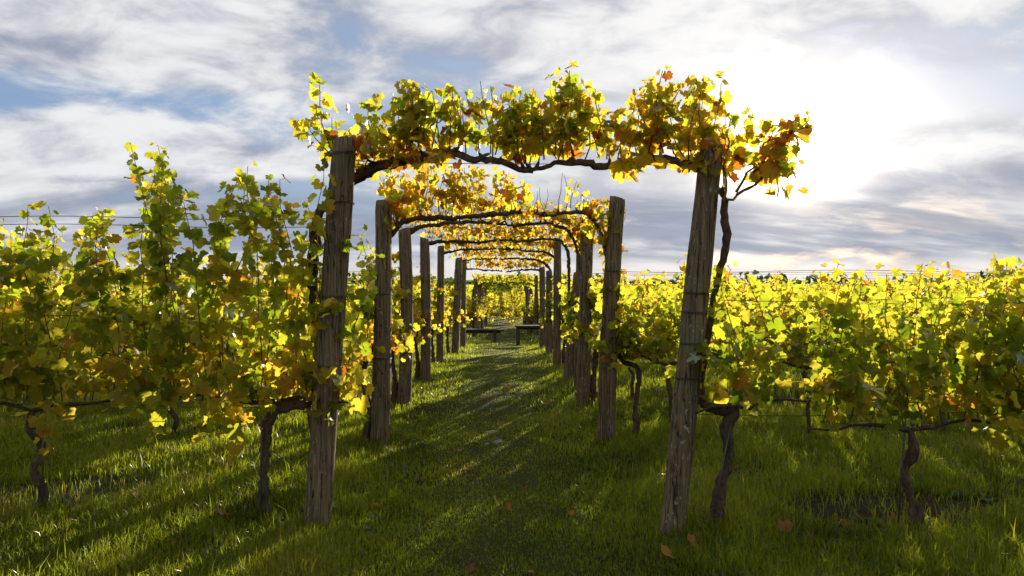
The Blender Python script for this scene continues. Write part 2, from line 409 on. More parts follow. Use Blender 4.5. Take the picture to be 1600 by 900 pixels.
# ---- hedge vine: trunk, two cordon arms, shoots, foliage
def tone_left(q_, r):
    t = r.normal(.365, .09) + (.14 * (q_[2] < 1.05) * (r.random() < .6)) + (.14 if r.random() < .14 else 0)
    return t if r.random() > .012 else r.uniform(.64, .9)
def tone_right(q_, r):
    t = r.normal(.31, .10) + .15 * min(1, max(0, (q_[2] - 1.15) / .4)) + (.12 * (q_[2] < 1.0) * (r.random() < .6))
    return t if r.random() > .02 else r.uniform(.64, .9)

def hedge_vine(root, cx, y0, half, topf, tonef, r, base_z, arm_z=.72, lod=0, split_shoots=True, nshoot=14, depth=.22, lowf=None, trunk=True, size=.062, gaps=None, extra=.38):
    off = np.array(root.location)
    tb = Tubes()
    if trunk:
        lean = r.normal(0, .04, 2)
        P = resample(trunk_pts((cx, y0, base_z - .06), (cx + lean[0], y0 + lean[1], base_z + arm_z - .04), r, .034, 7), .03); P[2:-2] += r.normal(0, .003, P[2:-2].shape)
        rad = np.linspace(.028, .021, len(P)) * r.uniform(.72, .98) * (1 + .14 * np.sin(np.linspace(0, 9, len(P)) + r.uniform(0, 6)) + .12 * np.sin(np.linspace(0, 23, len(P)) + r.uniform(0, 6))); rad[:4] *= 1.25; rad[-6:-2] *= 1.2; rad[-2] *= .85; rad[-1] *= .5
        tb.add(P, rad, 10, .7, r=r); link_mesh('trunk', tb.mesh('trunk', M_bark, off), root); head = P[-1]
    else: head = np.array([cx, y0, base_z + arm_z])
    for sg in (-1, 1):
        E = np.array([cx + sg * half, y0 + r.normal(0, .03), base_z + arm_z + r.normal(0, .02)])
        mids = [head + (E - head) * t + np.array([0, r.normal(0, .015), .03 * sin(pi * t) + r.normal(0, .012)]) for t in (.2, .5, .75)]
        P = resample([head, *mids, E], .04); t_ = Tubes(); t_.add(P, np.linspace(.014, .005, len(P)) * (1 + .3 * (r.random(len(P)) < .12)), 7, .5, r=r)
        link_mesh('cordon_arm', t_.mesh('cordon_arm', M_bark, off), root)
    LV = Leaves(); ts = Tubes()
    for i in range(nshoot):
        x = cx - half + 2 * half * (i + r.uniform(.2, .8)) / nshoot
        if gaps and r.random() < gaps(x): continue
        top = topf(x + r.normal(0, .03)); zt = base_z + top
        p0 = np.array([x, y0 + r.normal(0, .02), base_z + arm_z + .02]); tgt = np.array([x + r.normal(0, .10), y0 + r.normal(0, depth), zt + .12])
        P = shoot(p0, (r.normal(0, .25), r.normal(0, .35), 1), max(.25, (zt - p0[2]) * 1.03), r, .3, .5, target=tgt)
        P = P[P[:, 2] < zt + .02]
        if len(P) < 4: continue
        t_ = Tubes() if split_shoots else ts
        t_.add(P[::2] if len(P) > 6 else P, np.linspace(.0048, .0018, len(P[::2] if len(P) > 6 else P)), 4, 0, r=r)
        if split_shoots: link_mesh('shoot', t_.mesh('shoot', M_cane, off), root)
        dress(P, LV, r, tonef, 1, size, extra)
    # short hanging side shoots that fill the face and the skirt of the hedge
    for i in range(int(nshoot * 1.45)):
        x = cx - half + 2 * half * r.random()
        if gaps and r.random() < gaps(x): continue
        low = (lowf(x) if lowf else .62) + .10 * sin(4.3 * x + cx * 7) + r.choice([-.10, 0, .12])
        ztop = topf(x) - .25; zz = base_z + r.uniform(low + .12, max(low + .2, ztop))
        sy = r.choice([-1, 1]); p0 = np.array([x, y0 + sy * r.uniform(.02, .12), zz])
        P = shoot(p0, (r.normal(0, .6), sy * 1.0, r.uniform(-.3, .4)), r.uniform(.22, .5), r, -.55, .6)
        P = P[P[:, 2] > base_z + low]
        if len(P) < 4: continue
        t_ = Tubes() if split_shoots else ts
        t_.add(P[::2], np.linspace(.003, .0015, len(P[::2])), 3, 0, r=r)
        if split_shoots: link_mesh('side_shoot', t_.mesh('side_shoot', M_cane, off), root)
        dress(P, LV, r, tonef, 1, size, extra)
    for i in range(int(nshoot * 1.0)):           # skirt hanging over the cordon wire
        x = cx - half + 2 * half * r.random()
        if gaps and r.random() < gaps(x): continue
        sy = r.choice([-1, 1]); P = shoot(np.array([x, y0 + sy * .05, base_z + arm_z + r.uniform(.08, .28)]), (r.normal(0, .7), sy * .8, .1), r.uniform(.2, .42), r, -1.1, .5)
        P = P[P[:, 2] > base_z + max(.42, (lowf(x) if lowf else .5) - .14)]
        if len(P) > 3: dress(P, LV, r, tonef, 1, size * 1.05, .2)
    if not split_shoots: link_mesh('shoots', ts.mesh('shoots', M_cane, off), root)
    if LV.p: link_mesh('foliage', LV.mesh('foliage', M_leaf, off, lod, r), root)

def prof(pts, d):
    xs_ = np.array([(a - 800) / F * d for a, _ in pts]); zs_ = np.array([H - (b_ - HOR) / F * d for _, b_ in pts])
    return lambda x: float(np.interp(x, xs_, zs_))

# ------------------------------------------------------------------ posts
ORD = ['front', 'second', 'third', 'fourth', 'fifth', 'sixth', 'seventh', 'eighth', 'ninth', 'tenth', 'eleventh', 'twelfth', 'thirteenth', 'fourteenth', 'fifteenth', 'sixteenth', 'seventeenth', 'eighteenth']
DEP = [4.2, 6.55, 8.4, 10.5, 12.8, 16.0, 18.6]
def post(top, base, d, wpx, label, group, ties=(), bow=0.0, seed=0, tw=None):
    r = np.random.default_rng(seed)
    B = at(base[0], base[1], d); B[2] = float(gz(B[0], d)); T = at(top[0], top[1], d); T[1] += r.normal(0, .02)
    return post3(B, T, wpx / F * d / 2, label, group, ties, bow, seed)
def post3(B, T, R, label, group, ties=(), bow=0.0, seed=0):
    r = np.random.default_rng(seed + 500)
    S, N = 26, 34; ang = np.arange(S) * 2 * pi / S; V = []
    ph = r.uniform(0, 6.28, 8)
    ax = T - B
    for i in range(N):
        t = i / (N - 1); tt = -.05 + 1.05 * t; c = B + ax * tt + np.array([bow * sin(pi * t), 0, 0])
        rr = R * (1.10 - .13 * t + .03 * sin(7 * t + ph[0]) + .02 * sin(17 * t + ph[4]))
        rad = rr * (1 + .035 * np.sin(2 * ang + ph[1] + t) + .03 * np.sin(3 * ang + ph[2] + 2 * t) + .018 * np.sin(7 * ang + ph[3] + 2.5 * sin(3 * t)) + r.normal(0, .008, S))
        # drying checks: a few long grooves
        for g0, lo, hi in ((ph[5], .25, 1.0), (ph[6], .0, .7), (ph[7], .5, 1.0)):
            if lo <= t <= hi:
                dd = np.abs((ang - g0 - .25 * sin(2 * t + g0) + pi) % (2 * pi) - pi); rad = rad * (1 - .10 * (dd < .14))
        if i == N - 1: rad = rad * .93
        zt = (.018 * np.cos(ang + ph[2]) * (R / .07) + r.normal(0, .002, S)) * (t > .97)
        V.append(np.stack([c[0] + rad * np.cos(ang), c[1] + rad * np.sin(ang), c[2] + zt], -1))
    last = V[-1]; cen = last.mean(0); V.append(cen + (last - cen) * .6 + np.array([0, 0, .004])); V = np.vstack(V); V = np.vstack([V, cen + np.array([0, 0, -.004])])
    k = np.arange(S); k2 = (k + 1) % S; Q = [np.stack([i * S + k, i * S + k2, (i + 1) * S + k2, (i + 1) * S + k], -1) for i in range(N)]
    T_ = np.stack([np.full(S, (N + 1) * S), N * S + k, N * S + k2], -1)
    o = link_mesh('arch_post', mesh_from('arch_post', V - B, T_, M_post, quads=np.vstack(Q)), loc=B)
    tag(o, label, 'post', group)
    for zt in ties:                        # a turn or two of fencing wire round the post
        t = zt; c = ax * t + np.array([bow * sin(pi * t), 0, 0]); rr = R * (1.13 - .13 * t) + .003
        n = 46; a = np.linspace(0, 2 * pi * 1.9, n); P = np.stack([c[0] + rr * np.cos(a), c[1] + rr * np.sin(a), c[2] + np.linspace(-.006, .010, n) + .004 * np.sin(a + zt * 9)], -1)
        tt = Tubes(); tt.add(P, .0024, 5); 
        tail = np.array([P[-1], P[-1] + [.012, -.014, .004], P[-1] + [.016, -.022, -.014]]); tt.add(resample(tail, .006), .0022, 5)
        link_mesh('wire_tie', tt.mesh('wire_tie', M_wire), o)
    return o
GP = 'round wooden posts along the path'
PL = [((541, 223), (493, 820), 40, (.42, .60, .84, .965), 0.0), ((600, 317), (592, 672), 27, (.35, .62), .01), ((632, 358), (630, 612), 19, (.6,), .035), ((663, 372), (664, 590), 15, (.7,), .02), ((689, 385), (687, 567), 11, (), 0), ((717, 403), (711, 553), 11, (), 0), ((725, 408), (723, 541), 8, (), 0)]
PR = [((1113, 228), (1052, 835), 37, (.40, .49, .57, .62), 0.0), ((965, 310), (948, 692), 26, (.3, .62, .7), -.02), ((918, 340), (911, 632), 19, (.6,), 0), ((903, 425), (888, 597), 16, (), 0), ((871, 375), (870, 575), 12, (), 0), ((858, 424), (858, 556), 10, (), 0), ((847, 418), (848, 548), 9, (), 0)]
post_words_l = ['thick lichen-flecked round post leaning right, nearest post on the left of the path', 'round grey-brown post tied with vine leaves, second on the left of the path', 'crooked round post with a bend, third on the left of the path', 'slim weathered post, fourth on the left of the path', 'thin dark post, fifth on the left of the path', 'thin post leaning slightly, sixth on the left of the path', 'thin post just before the plank bench, seventh on the left of the path']
post_words_r = ['tall thick round post leaning right with wire ties, nearest post on the right', 'free-topped round post standing above its arch, second on the right', 'straight round post, third on the right of the path', 'short post leaning right with a cut top, fourth on the right', 'upright dark post carrying an arch, fifth on the right of the path', 'thin post half hidden among others, sixth on the right', 'thin post beside the small table, seventh on the right']
for k in range(7):
    (t, b_, w, ti, bw) = PL[k]; post(t, b_, DEP[k] + (.07 if k == 0 else 0), w, post_words_l[k], GP, ti, bw, 10 + k)
    (t, b_, w, ti, bw) = PR[k]; post(t, b_, DEP[k] - (.05 if k == 0 else 0), w, post_words_r[k], GP, ti, bw, 30 + k)
post((907, 355), (903, 606), 9.5, 12, 'narrow round post half hidden behind the third right post', GP, (), 0, 77)

# ------------------------------------------------------------------ arch vines over the path
def tone_gold(q_, r):
    t = r.normal(.57, .10)
    return t if r.random() > .10 else r.uniform(.70, .90)
def tone_front(q_, r):
    x = q_[0]; low = q_[2] < 2.42
    t = r.normal(.44, .11) + (.06 if low else 0) + (.05 if x > .5 else 0)
    return t if r.random() > (.14 if low else .04) else r.uniform(.70, 1.0)

def arch_vine(root, trunk, cord, r_tr, r_co, topf, tonef, r, lod, nper, split, skip=None, size=.058, hang=.2, extra=.46, bare=None):
    off = np.array(root.location)
    if trunk is not None:
        P = resample(trunk, .03); P[2:-2] += r.normal(0, .004, P[2:-2].shape); n = len(P)
        rad = np.interp(np.linspace(0, 1, n), np.linspace(0, 1, len(r_tr)), r_tr) * (1 + .16 * np.sin(np.linspace(0, n * .33, n)) * r.uniform(.5, 1.2, n)); t_ = Tubes(); t_.add(P, rad, 9, .6, r=r)
        link_mesh('trunk', t_.mesh('trunk', M_bark, off), root)
    C = resample(cord, .03); C[2:-2] += r.normal(0, .005, C[2:-2].shape); n = len(C); w_ = np.linspace(0, n * .03, n) * 2 * pi; C[:, 2] += np.sin(np.linspace(0, pi, n)) * (.008 * np.sin(w_ * 1.7 + r.uniform(0, 6)) + .007 * np.sin(w_ * 4.1 + r.uniform(0, 6)))
    rad = np.interp(np.linspace(0, 1, n), np.linspace(0, 1, len(r_co)), r_co) * (1 + .16 * np.sin(np.linspace(0, n * .4, n) + 1) * r.uniform(.4, 1.2, n)) * (1 + .35 * (r.random(n) < .10)); t_ = Tubes(); t_.add(C, rad, 9, .6, r=r)
    LV = Leaves(); ts = Tubes(); seg = np.linalg.norm(np.diff(C, axis=0), axis=1).sum(); ns = int(seg * nper)
    for i in range(ns):                    # knobbly spurs, then the season's shoots
        c = C[min(n - 2, int((i + r.uniform(.2, .8)) / ns * n))]
        lx = r.normal(0, .03); sp = np.array([c, c + [lx * .5, r.normal(0, .015), .022], c + [lx, r.normal(0, .02), .042]]); (t_.add(sp, [.016, .013, .007], 6, .5, r=r) if r.random() < .6 else None)
        if skip and r.random() < skip(c[0]): continue
        zt = topf(c[0] + r.normal(0, .03)); L = zt - c[2]
        if L < .08: continue
        tgt = np.array([c[0] + r.normal(0, .10), c[1] + r.normal(0, .16), zt + .1])
        S = shoot(sp[-1], (r.normal(0, .3), r.normal(0, .4), 1), L * 1.04, r, .3, .5, target=tgt); S = S[S[:, 2] < zt + .015]
        if len(S) < 4: continue
        u = Tubes() if split else ts; u.add(S[::2], np.linspace(.0046, .0018, len(S[::2])), 4, 0, r=r)
        if split: link_mesh('shoot', u.mesh('shoot', M_cane, off), root)
        if bare and r.random() < bare(c[0]): continue
        dress(S, LV, r, tonef, 1, size, extra)
        if r.random() < hang:               # a short leafy shoot arching over
            s2 = S[len(S) // 3]; sy = r.choice([-1, 1]); Q_ = shoot(s2, (r.normal(0, .7), sy, .2), r.uniform(.15, .3), r, -.5, .5)
            Q_ = Q_[Q_[:, 2] > c[2] - .08]
            if len(Q_) > 3: dress(Q_, LV, r, tonef, 1, size, extra)
    link_mesh('cordon', t_.mesh('cordon', M_bark, off), root)
    if not split and ts.n: link_mesh('shoots', ts.mesh('shoots', M_cane, off), root)
    return LV

def px(lst, d, dy=None): return [at(p_[0], p_[1], d + (p_[2] if len(p_) > 2 else 0)) for p_ in lst]
GA = 'vines trained over the path on the arches'
# front left
r = np.random.default_rng(101); d = 4.3
bx = at(412, 815, d); root = empty('arch_vine', (bx[0], d, float(gz(bx[0], d))), 'front left vine, gnarled trunk beside the nearest left post, thick branch arching over the path', 'grape vine', GA)
tr = px([(414, 835), (411, 780), (413, 720), (418, 665), (432, 640), (455, 634), (480, 628, .03), (500, 600, .10), (505, 560, .12), (494, 500, .08), (489, 440, .06), (493, 380, .05), (498, 340, .06), (512, 318, .10), (535, 296, .16), (560, 277, .12)], d)
co = px([(560, 277, .12), (600, 258, .02), (655, 250, 0), (700, 241, 0), (742, 247, -.02), (785, 255, 0), (812, 265, .02), (832, 269, .06)], d)
TOPF1 = prof([(470, 160), (505, 150), (545, 215), (560, 200), (580, 165), (615, 150), (637, 122), (660, 142), (700, 150), (735, 150), (770, 134), (800, 148), (815, 172), (850, 152), (880, 130), (896, 96), (915, 150), (945, 145), (975, 168), (1000, 195), (1022, 150), (1038, 108), (1055, 150), (1095, 124), (1112, 172), (1140, 172), (1160, 205)], 4.25)
LV = arch_vine(root, tr, co, [.036, .030, .027, .029, .026, .024, .026, .027], [.034, .029, .025, .022, .018, .012], TOPF1, tone_front, r, 0, 21, True, skip=lambda x: .4 if abs(x + .20) < .03 else .02, bare=lambda x: .5 if abs(x + .2) < .07 else .02)
for s0, e0, L in (((548, 292), (500, 150), .72), ((545, 290), (520, 185), .5), ((545, 262), (486, 205), .42)):   # leafy sprig left of the post
    p0 = at(*s0, d + .16); e = at(*e0, d + .1); S = shoot(p0, unit(e - p0 + np.array([-.25, 0, 0])), L, r, .1, .25, target=e)
    u = Tubes(); u.add(S[::2], np.linspace(.006, .002, len(S[::2])), 5, 0, r=r); link_mesh('shoot', u.mesh('shoot', M_cane, np.array(root.location)), root); dress(S, LV, r, tone_front, 1, .06, .55, t0=.3, spread=.8)
for (xa, xb, yb) in ((628, 638, 122), (640, 652, 140), (770, 772, 134), (795, 798, 146)):                # the season's longest shoots stand above the band
    p0 = at(xa, 250, d); e = at(xb, yb, d); S = shoot(p0, unit(e - p0), np.linalg.norm(e - p0) * 1.02, r, .1, .3, target=e + np.array([0, 0, .15]))
    u = Tubes(); u.add(S[::2], np.linspace(.005, .002, len(S[::2])), 4, 0, r=r); link_mesh('shoot', u.mesh('shoot', M_cane, np.array(root.location)), root); dress(S, LV, r, tone_front, 1, .054, .6, t0=.15, spread=.75)
for i in range(12):
    p0 = at(r.uniform(565, 700), r.uniform(238, 256), d); S = shoot(p0, (r.normal(0, .5), r.choice([-1, 1]), -.1), r.uniform(.12, .22), r, -.5, .4); dress(S, LV, r, lambda q_, r_: r_.normal(.66, .13), 1, .062, .5)
link_mesh('canopy_foliage', LV.mesh('canopy_foliage', M_leaf, np.array(root.location), 0, r), root)
ROOT_L1 = root
# front right
r = np.random.default_rng(102); d = 4.15
bx = at(1118, 828, d); root = empty('arch_vine', (bx[0], d, float(gz(bx[0], d))), 'front right vine, twisted trunk by the leaning post, leafy sprig against the sun', 'grape vine', GA)
tr = px([(1112, 840), (1122, 800), (1128, 760), (1142, 715), (1138, 670), (1146, 642), (1122, 640), (1100, 630, .06), (1097, 590, .10), (1104, 540, .10), (1112, 490, .06), (1122, 440, .04), (1131, 400, .03), (1134, 365, .03), (1131, 330, .03), (1133, 312, .03)], d)
co = px([(1133, 312, .03), (1115, 285, .14), (1098, 270, .12), (1070, 257, .05), (1040, 250, .04), (985, 256, .06), (945, 262, .1), (900, 255, .1), (868, 255, .1), (848, 262, .10), (828, 267, .09), (812, 266, .09)], d)
LV = arch_vine(root, tr, co, [.038, .031, .029, .031, .024, .020, .018, .019, .022], [.013, .016, .021, .022, .021, .018, .012], TOPF1, tone_front, r, 0, 20, True, skip=lambda x: (.4 if .62 < x < .78 else .04), bare=lambda x: .3 if .62 < x < .78 else .03)
for s0, m0, e0, L in (((1133, 312), (1180, 285), (1252, 182), .70), ((1150, 300), (1180, 250), (1212, 195), .5), ((1150, 305), (1190, 280), (1232, 240), .40), ((1175, 270), (1215, 225), (1262, 196), .4), ((1200, 250), (1215, 270), (1212, 310), .3), ((1131, 318), (1136, 260), (1136, 175), .58), ((1185, 262), (1210, 250), (1205, 300), .25), ((1190, 255), (1225, 215), (1258, 188), .3)):
    p0 = at(*s0, d); m_ = at(*m0, d); e = at(*e0, d); S = resample([p0, m_, e], .045); S[1:] += r.normal(0, .008, S[1:].shape)
    u = Tubes(); u.add(S, np.linspace(.009, .003, len(S)), 5, .2, r=r); link_mesh('shoot', u.mesh('shoot', M_cane, np.array(root.location)), root); dress(S, LV, r, lambda q_, r_: r_.normal(.56, .12) if r_.random() > .15 else .8, 1, .060, 1.05, t0=.34, spread=1.05)
for (xa, xb, yb) in ((872, 896, 97), (880, 888, 130), (1010, 1038, 108), (1030, 1034, 135), (1075, 1100, 126), (850, 842, 150)):                # the season's longest shoots stand above the band
    p0 = at(xa, 250, d); e = at(xb, yb, d); S = shoot(p0, unit(e - p0), np.linalg.norm(e - p0) * 1.02, r, .1, .3, target=e + np.array([0, 0, .15]))
    u = Tubes(); u.add(S[::2], np.linspace(.005, .002, len(S[::2])), 4, 0, r=r); link_mesh('shoot', u.mesh('shoot', M_cane, np.array(root.location)), root); dress(S, LV, r, tone_front, 1, .054, .6, t0=.15, spread=.75)
for i in range(9):
    p0 = at(r.uniform(930, 1090), r.uniform(248, 258), d + .05); S = shoot(p0, (r.normal(0, .5), -.6, -.4), r.uniform(.1, .18), r, -.5, .4); dress(S, LV, r, lambda q_, r_: r_.normal(.56, .1), 1, .068, .3)
link_mesh('canopy_foliage', LV.mesh('canopy_foliage', M_leaf, np.array(root.location), 0, r), root)
ROOT_R1 = root

# front hedge vines, fitted to the photographed outline
TOP_L = prof([(-500, 345), (-60, 340), (0, 350), (40, 335), (62, 312), (100, 350), (150, 325), (200, 338), (214, 250), (245, 226), (300, 240), (322, 296), (350, 258), (380, 250), (402, 300), (430, 262), (460, 250), (485, 300), (505, 345)], 4.3)
TOP_R = prof([(1100, 450), (1135, 425), (1160, 404), (1190, 436), (1230, 432), (1265, 412), (1300, 410), (1345, 432), (1380, 434), (1415, 410), (1450, 418), (1485, 432), (1520, 402), (1555, 392), (1600, 420), (2000, 415)], 4.15)
GH = 'vines of the front hedge row'
hedge_vine(ROOT_L1, (400 - 800) / F * 4.3, 4.32, .60, TOP_L, tone_left, np.random.default_rng(1), 0.0, .76, trunk=False, nshoot=15)
for j, (pxx, lab) in enumerate(((65, 'green front hedge vine on the far left with a thin crooked stem in bare soil'), (-275, 'green front hedge vine cut off by the left edge of the picture'))):
    x = (pxx - 800) / F * 4.35; g = float(gz(x, 4.35)); rt = empty('grape_vine', (x, 4.35, g), lab, 'grape vine', GH)
    hedge_vine(rt, x, 4.35, .72, lambda x_, g=g: TOP_L(x_) - g, tone_left, np.random.default_rng(5 + j), g, .72, nshoot=17)
hedge_vine(ROOT_R1, (1175 - 800) / F * 4.15, 4.17, .34, lambda x: TOP_R(x), tone_right, np.random.default_rng(8), 0.0, .76, trunk=False, nshoot=8, lowf=lambda x: .90, gaps=lambda x: .85 if x > 1.56 else .05)
for j, (pxx, lab) in enumerate(((1432, 'yellow-green front hedge vine on the right with forked trunk and a steel rod'), (1770, 'yellow-green front hedge vine cut off by the right edge of the picture'))):
    x = (pxx - 800) / F * 4.12; g = float(gz(x, 4.12)); rt = empty('grape_vine', (x, 4.12, g), lab, 'grape vine', GH)
    hedge_vine(rt, x, 4.12, .66, lambda x_, g=g: TOP_R(x_) - g, tone_right, np.random.default_rng(15 + j), g, .66, nshoot=16, lowf=lambda x_: .66 if x_ > 2.3 else .80, gaps=lambda x_: .78 if x_ < 1.84 else .0)

# arches two to seven, and the farther tunnel
CORD = [None,
    dict(l=[(606, 372), (622, 352), (645, 344), (690, 340), (730, 341), (770, 334), (816, 332)], rr=[(960, 470), (952, 420), (940, 370), (926, 342), (902, 331), (862, 338), (834, 333)], topl=[(570, 300), (600, 262), (650, 255), (700, 262), (760, 258), (815, 285)], topr=[(835, 300), (870, 275), (890, 265), (905, 300), (950, 318), (1000, 300)], bare=.6),
    dict(l=[(638, 366), (660, 354), (700, 350), (740, 347), (770, 349)], rr=[(908, 420), (900, 385), (885, 358), (850, 350), (800, 352), (775, 350)], topl=[(620, 318), (700, 305), (770, 310)], topr=[(775, 310), (850, 318), (910, 340)], bare=.15),
    dict(l=[(668, 380), (700, 377), (740, 379), (775, 376)], rr=[(884, 384), (870, 374), (830, 376), (780, 376)], topl=[(660, 345), (775, 338)], topr=[(775, 338), (890, 346)], bare=.05),
    dict(l=[(692, 396), (720, 391), (775, 388)], rr=[(868, 402), (850, 394), (815, 391), (778, 389)], topl=[(690, 362), (775, 358)], topr=[(775, 358), (875, 364)], bare=.05),
    dict(l=[(715, 408), (745, 405), (778, 404)], rr=[(858, 418), (845, 408), (815, 404), (780, 405)], topl=[(700, 382), (780, 378)], topr=[(780, 378), (860, 388)], bare=.05),
    dict(l=[(726, 420), (750, 421), (785, 424)], rr=[(847, 424), (830, 421), (790, 425)], topl=[(720, 398), (790, 400)], topr=[(780, 400), (850, 402)], bare=.1)]
for k in range(1, 7):
    d = DEP[k]; c = CORD[k]
    for side in (0, 1):
        r = np.random.default_rng(200 + 2 * k + side); (t, bpx, w, _, _) = (PL, PR)[side][k]; sg = (-1, 1)[side]
        B = at(bpx[0], bpx[1], d); x0 = B[0] + sg * (w / F * d / 2 + (.06 if side == 0 else .22 if k == 1 else .07)); g = float(gz(x0, d))
        co = px([(a_, b_, .06) for a_, b_ in (c['l'] if side == 0 else c['rr'])], d); st = co[0]
        tr = [np.array([x0, d, g - .06]), np.array([x0 + r.normal(0, .03), d + .02, g + .3]), np.array([x0 + sg * .02, d + .05, g + .65]), np.array([st[0] + sg * .07, d + .08, (g + st[2]) / 2 + .1]), np.array([st[0] + sg * .05, d + .08, st[2] - .22]), st]
        lab = ('%s arch vine left of the path, trained up its post, %s foliage' if side == 0 else '%s arch vine right of the path, trained up its post, %s foliage') % (ORD[k], ['', 'golden', 'gold and orange', 'yellow', 'yellow', 'yellow-green', 'sparse yellow'][k] if not (k == 1 and side) else 'mostly bare')
        rt = empty('arch_vine', (x0, d, g), lab, 'grape vine', GA)
        LV = arch_vine(rt, tr, co, [.036, .028, .024, .022, .022], [.027, .022, .019, .020, .012], prof(c['topl'] if side == 0 else c['topr'], d), tone_gold, r, 0, 15, k < 3, bare=(lambda x: c['bare']) if side and k == 1 else (lambda x: .12), size=.058, extra=.5)
        for i in range(5 if k < 3 else 2):          # leafy side shoots on the upright part, beside the post
            p0 = tr[3] + (tr[4] - tr[3]) * r.random(); S = shoot(p0, (sg * .6, -.6, .2), .3, r, -.2, .4); dress(S, LV, r, (tone_left, tone_right)[side], 1, .06, .4)
        if LV.p: link_mesh('canopy_foliage', LV.mesh('canopy_foliage', M_leaf, np.array(rt.location), 0, r), rt)

# ------------------------------------------------------------------ hedge rows behind
def copy_tree(o, parent=None):
    c = o.copy(); COL.objects.link(c); c.parent = parent
    if parent is not None: c.matrix_parent_inverse = o.matrix_parent_inverse.copy()
    for ch in o.children: copy_tree(ch, c)
    return c
def proto(side, seed, lod):
    r = np.random.default_rng(seed); rt = empty('grape_vine', (0, 0, 0), 'x', 'grape vine')
    ph = r.uniform(0, 6.28); base = 1.60 if side == 0 else 1.57
    tops = lambda x: base + .10 * sin(5 * x + ph) + .08 * sin(11 * x + 2 * ph) + (.28 if side == 0 and abs(x - .3 * sin(ph)) < .1 else 0) - .16 * (r.random() < .3)
    hedge_vine(rt, 0, 0, .68, tops, (lambda q_, r_: tone_left(q_, r_) + .07) if side == 0 else (lambda q_, r_: tone_right(q_, r_) + .04), r, 0, .72, lod=lod, split_shoots=False, nshoot=11, depth=.24)
    return rt
PRO = [[proto(s, 300 + 10 * s + i, 0) for i in range(5)] for s in (0, 1)]
used = set()
def place(side, i, x, y, rz, sc, label, group):
    p_ = PRO[side][i]
    if (side, i) in used: o = copy_tree(p_)
    else: used.add((side, i)); o = p_
    o.location = (x, y, float(gz(x, y)) - .01); o.rotation_euler = (0, 0, rz); o.scale = (1, 1, sc)
    o['label'] = label; o['group'] = group
    return o
r = np.random.default_rng(42); nrow = {}
FARD = [27.0, 28.9, 30.8, 32.7, 34.6, 36.8, 39.0]
for k in range(1, 7):
    d = DEP[k]
    for side in (0, 1):
        sg = (-1, 1)[side]; bpx = ((PL, PR)[side][k][1]); xb = at(bpx[0], bpx[1], d)[0]
        lim = min(.75 * d + 1.3, 11.5); x = abs(xb) + .62; j = 0
        while x < lim:
            lab = '%s vine in the %s hedge row %s of the path, %s out from its post' % (('green', 'yellow')[side], ORD[k], ('left', 'right')[side], ('first' if j == 0 else ORD[j]) )
            place(side, int(r.integers(0, 5)), sg * x, d + r.normal(0, .04), (pi if r.random() < .5 else 0) + r.normal(0, .06), r.uniform(.93, 1.06) * (1.04 if side == 0 else 1.0), lab, 'vines of the %s hedge row %s of the path' % (ORD[k], ('left', 'right')[side]))
            x += 1.32; j += 1
# tunnel beyond the cross lane
RF = np.random.default_rng(71)
for k, d in enumerate(FARD):
    wx = 1.12; xc = float(pathx(d))
    for side in (0, 1):
        sg = (-1, 1)[side]; x = xc + sg * wx + RF.normal(0, .05); g = float(gz(x, d)); hh = RF.uniform(2.1, 2.45)
        post3(np.array([x, d, g]), np.array([x + RF.normal(0, .06), d, g + hh]), .07, 'thin far post %s of the path beyond the benches, %s of its line' % (('left', 'right')[side], ORD[k] if k else 'first'), 'far posts beyond the benches', (), 0, 900 + 2 * k + side)
        rt = empty('arch_vine', (x + sg * .1, d, g), 'far green arch vine %s of the path beyond the benches, %s of its line' % (('left', 'right')[side], ORD[k] if k else 'first'), 'grape vine', 'far arch vines beyond the benches')
        st = np.array([x + sg * .08, d, g + 1.95]); co = [st, np.array([x - sg * .3, d, g + 2.12]), np.array([xc + sg * .55, d, g + 2.14]), np.array([xc + sg * .02, d, g + 2.12])]
        tr = [np.array([x + sg * .1, d, g - .05]), np.array([x + sg * .12, d, g + .7]), np.array([x + sg * .12, d, g + 1.5]), st]
        LV = arch_vine(rt, tr, co, [.04, .03], [.03, .02], lambda q_: g + 2.5, lambda q_, r_: r_.normal(.45, .11), RF, 1, 11, False, size=.07, extra=.3)
        for i in range(8):
            p0 = co[1] + (co[3] - co[1]) * RF.random(); S = shoot(p0, (RF.normal(0, .5), RF.choice([-1, 1]), -.3), RF.uniform(.2, .4), RF, -.6, .4); dress(S, LV, RF, lambda q_, r_: r_.normal(.36, .10), 1, .075, .6)
        link_mesh('canopy_foliage', LV.mesh('canopy_foliage', M_leaf, np.array(rt.location), 1, RF), rt)
        x = abs(sg * wx) + .55; j = 0
        while x < 7:
            place(side, int(RF.integers(0, 5)), xc + sg * x, d, (pi if RF.random() < .5 else 0), RF.uniform(.95, 1.1), 'far vine beyond the benches %s of the path, %s row, %s from its post' % (('left', 'right')[side], ORD[k] if k else 'first', 'next' if j == 0 else ORD[j]), 'far vines %s of the path beyond the benches' % ('left', 'right')[side])
            x += 1.32; j += 1
# the tunnel ends in bushy vines that close the view
for i, x in enumerate((-1.35, .0)):
    rt = empty('grape_vine', (x, 41.2, float(gz(x, 41.2))), 'bushy yellow-green vine closing the %s half of the far tunnel end' % ('left', 'right')[i], 'grape vine', 'vines closing the tunnel end')
    hedge_vine(rt, x, 41.2, .75, lambda q_: rt.location.z * 0 + 2.35, lambda q_, r_: r_.normal(.47, .09), np.random.default_rng(66 + i), rt.location.z, .30, lod=1, split_shoots=False, nshoot=11, depth=.3, lowf=lambda q_: .04, size=.085, extra=.55)

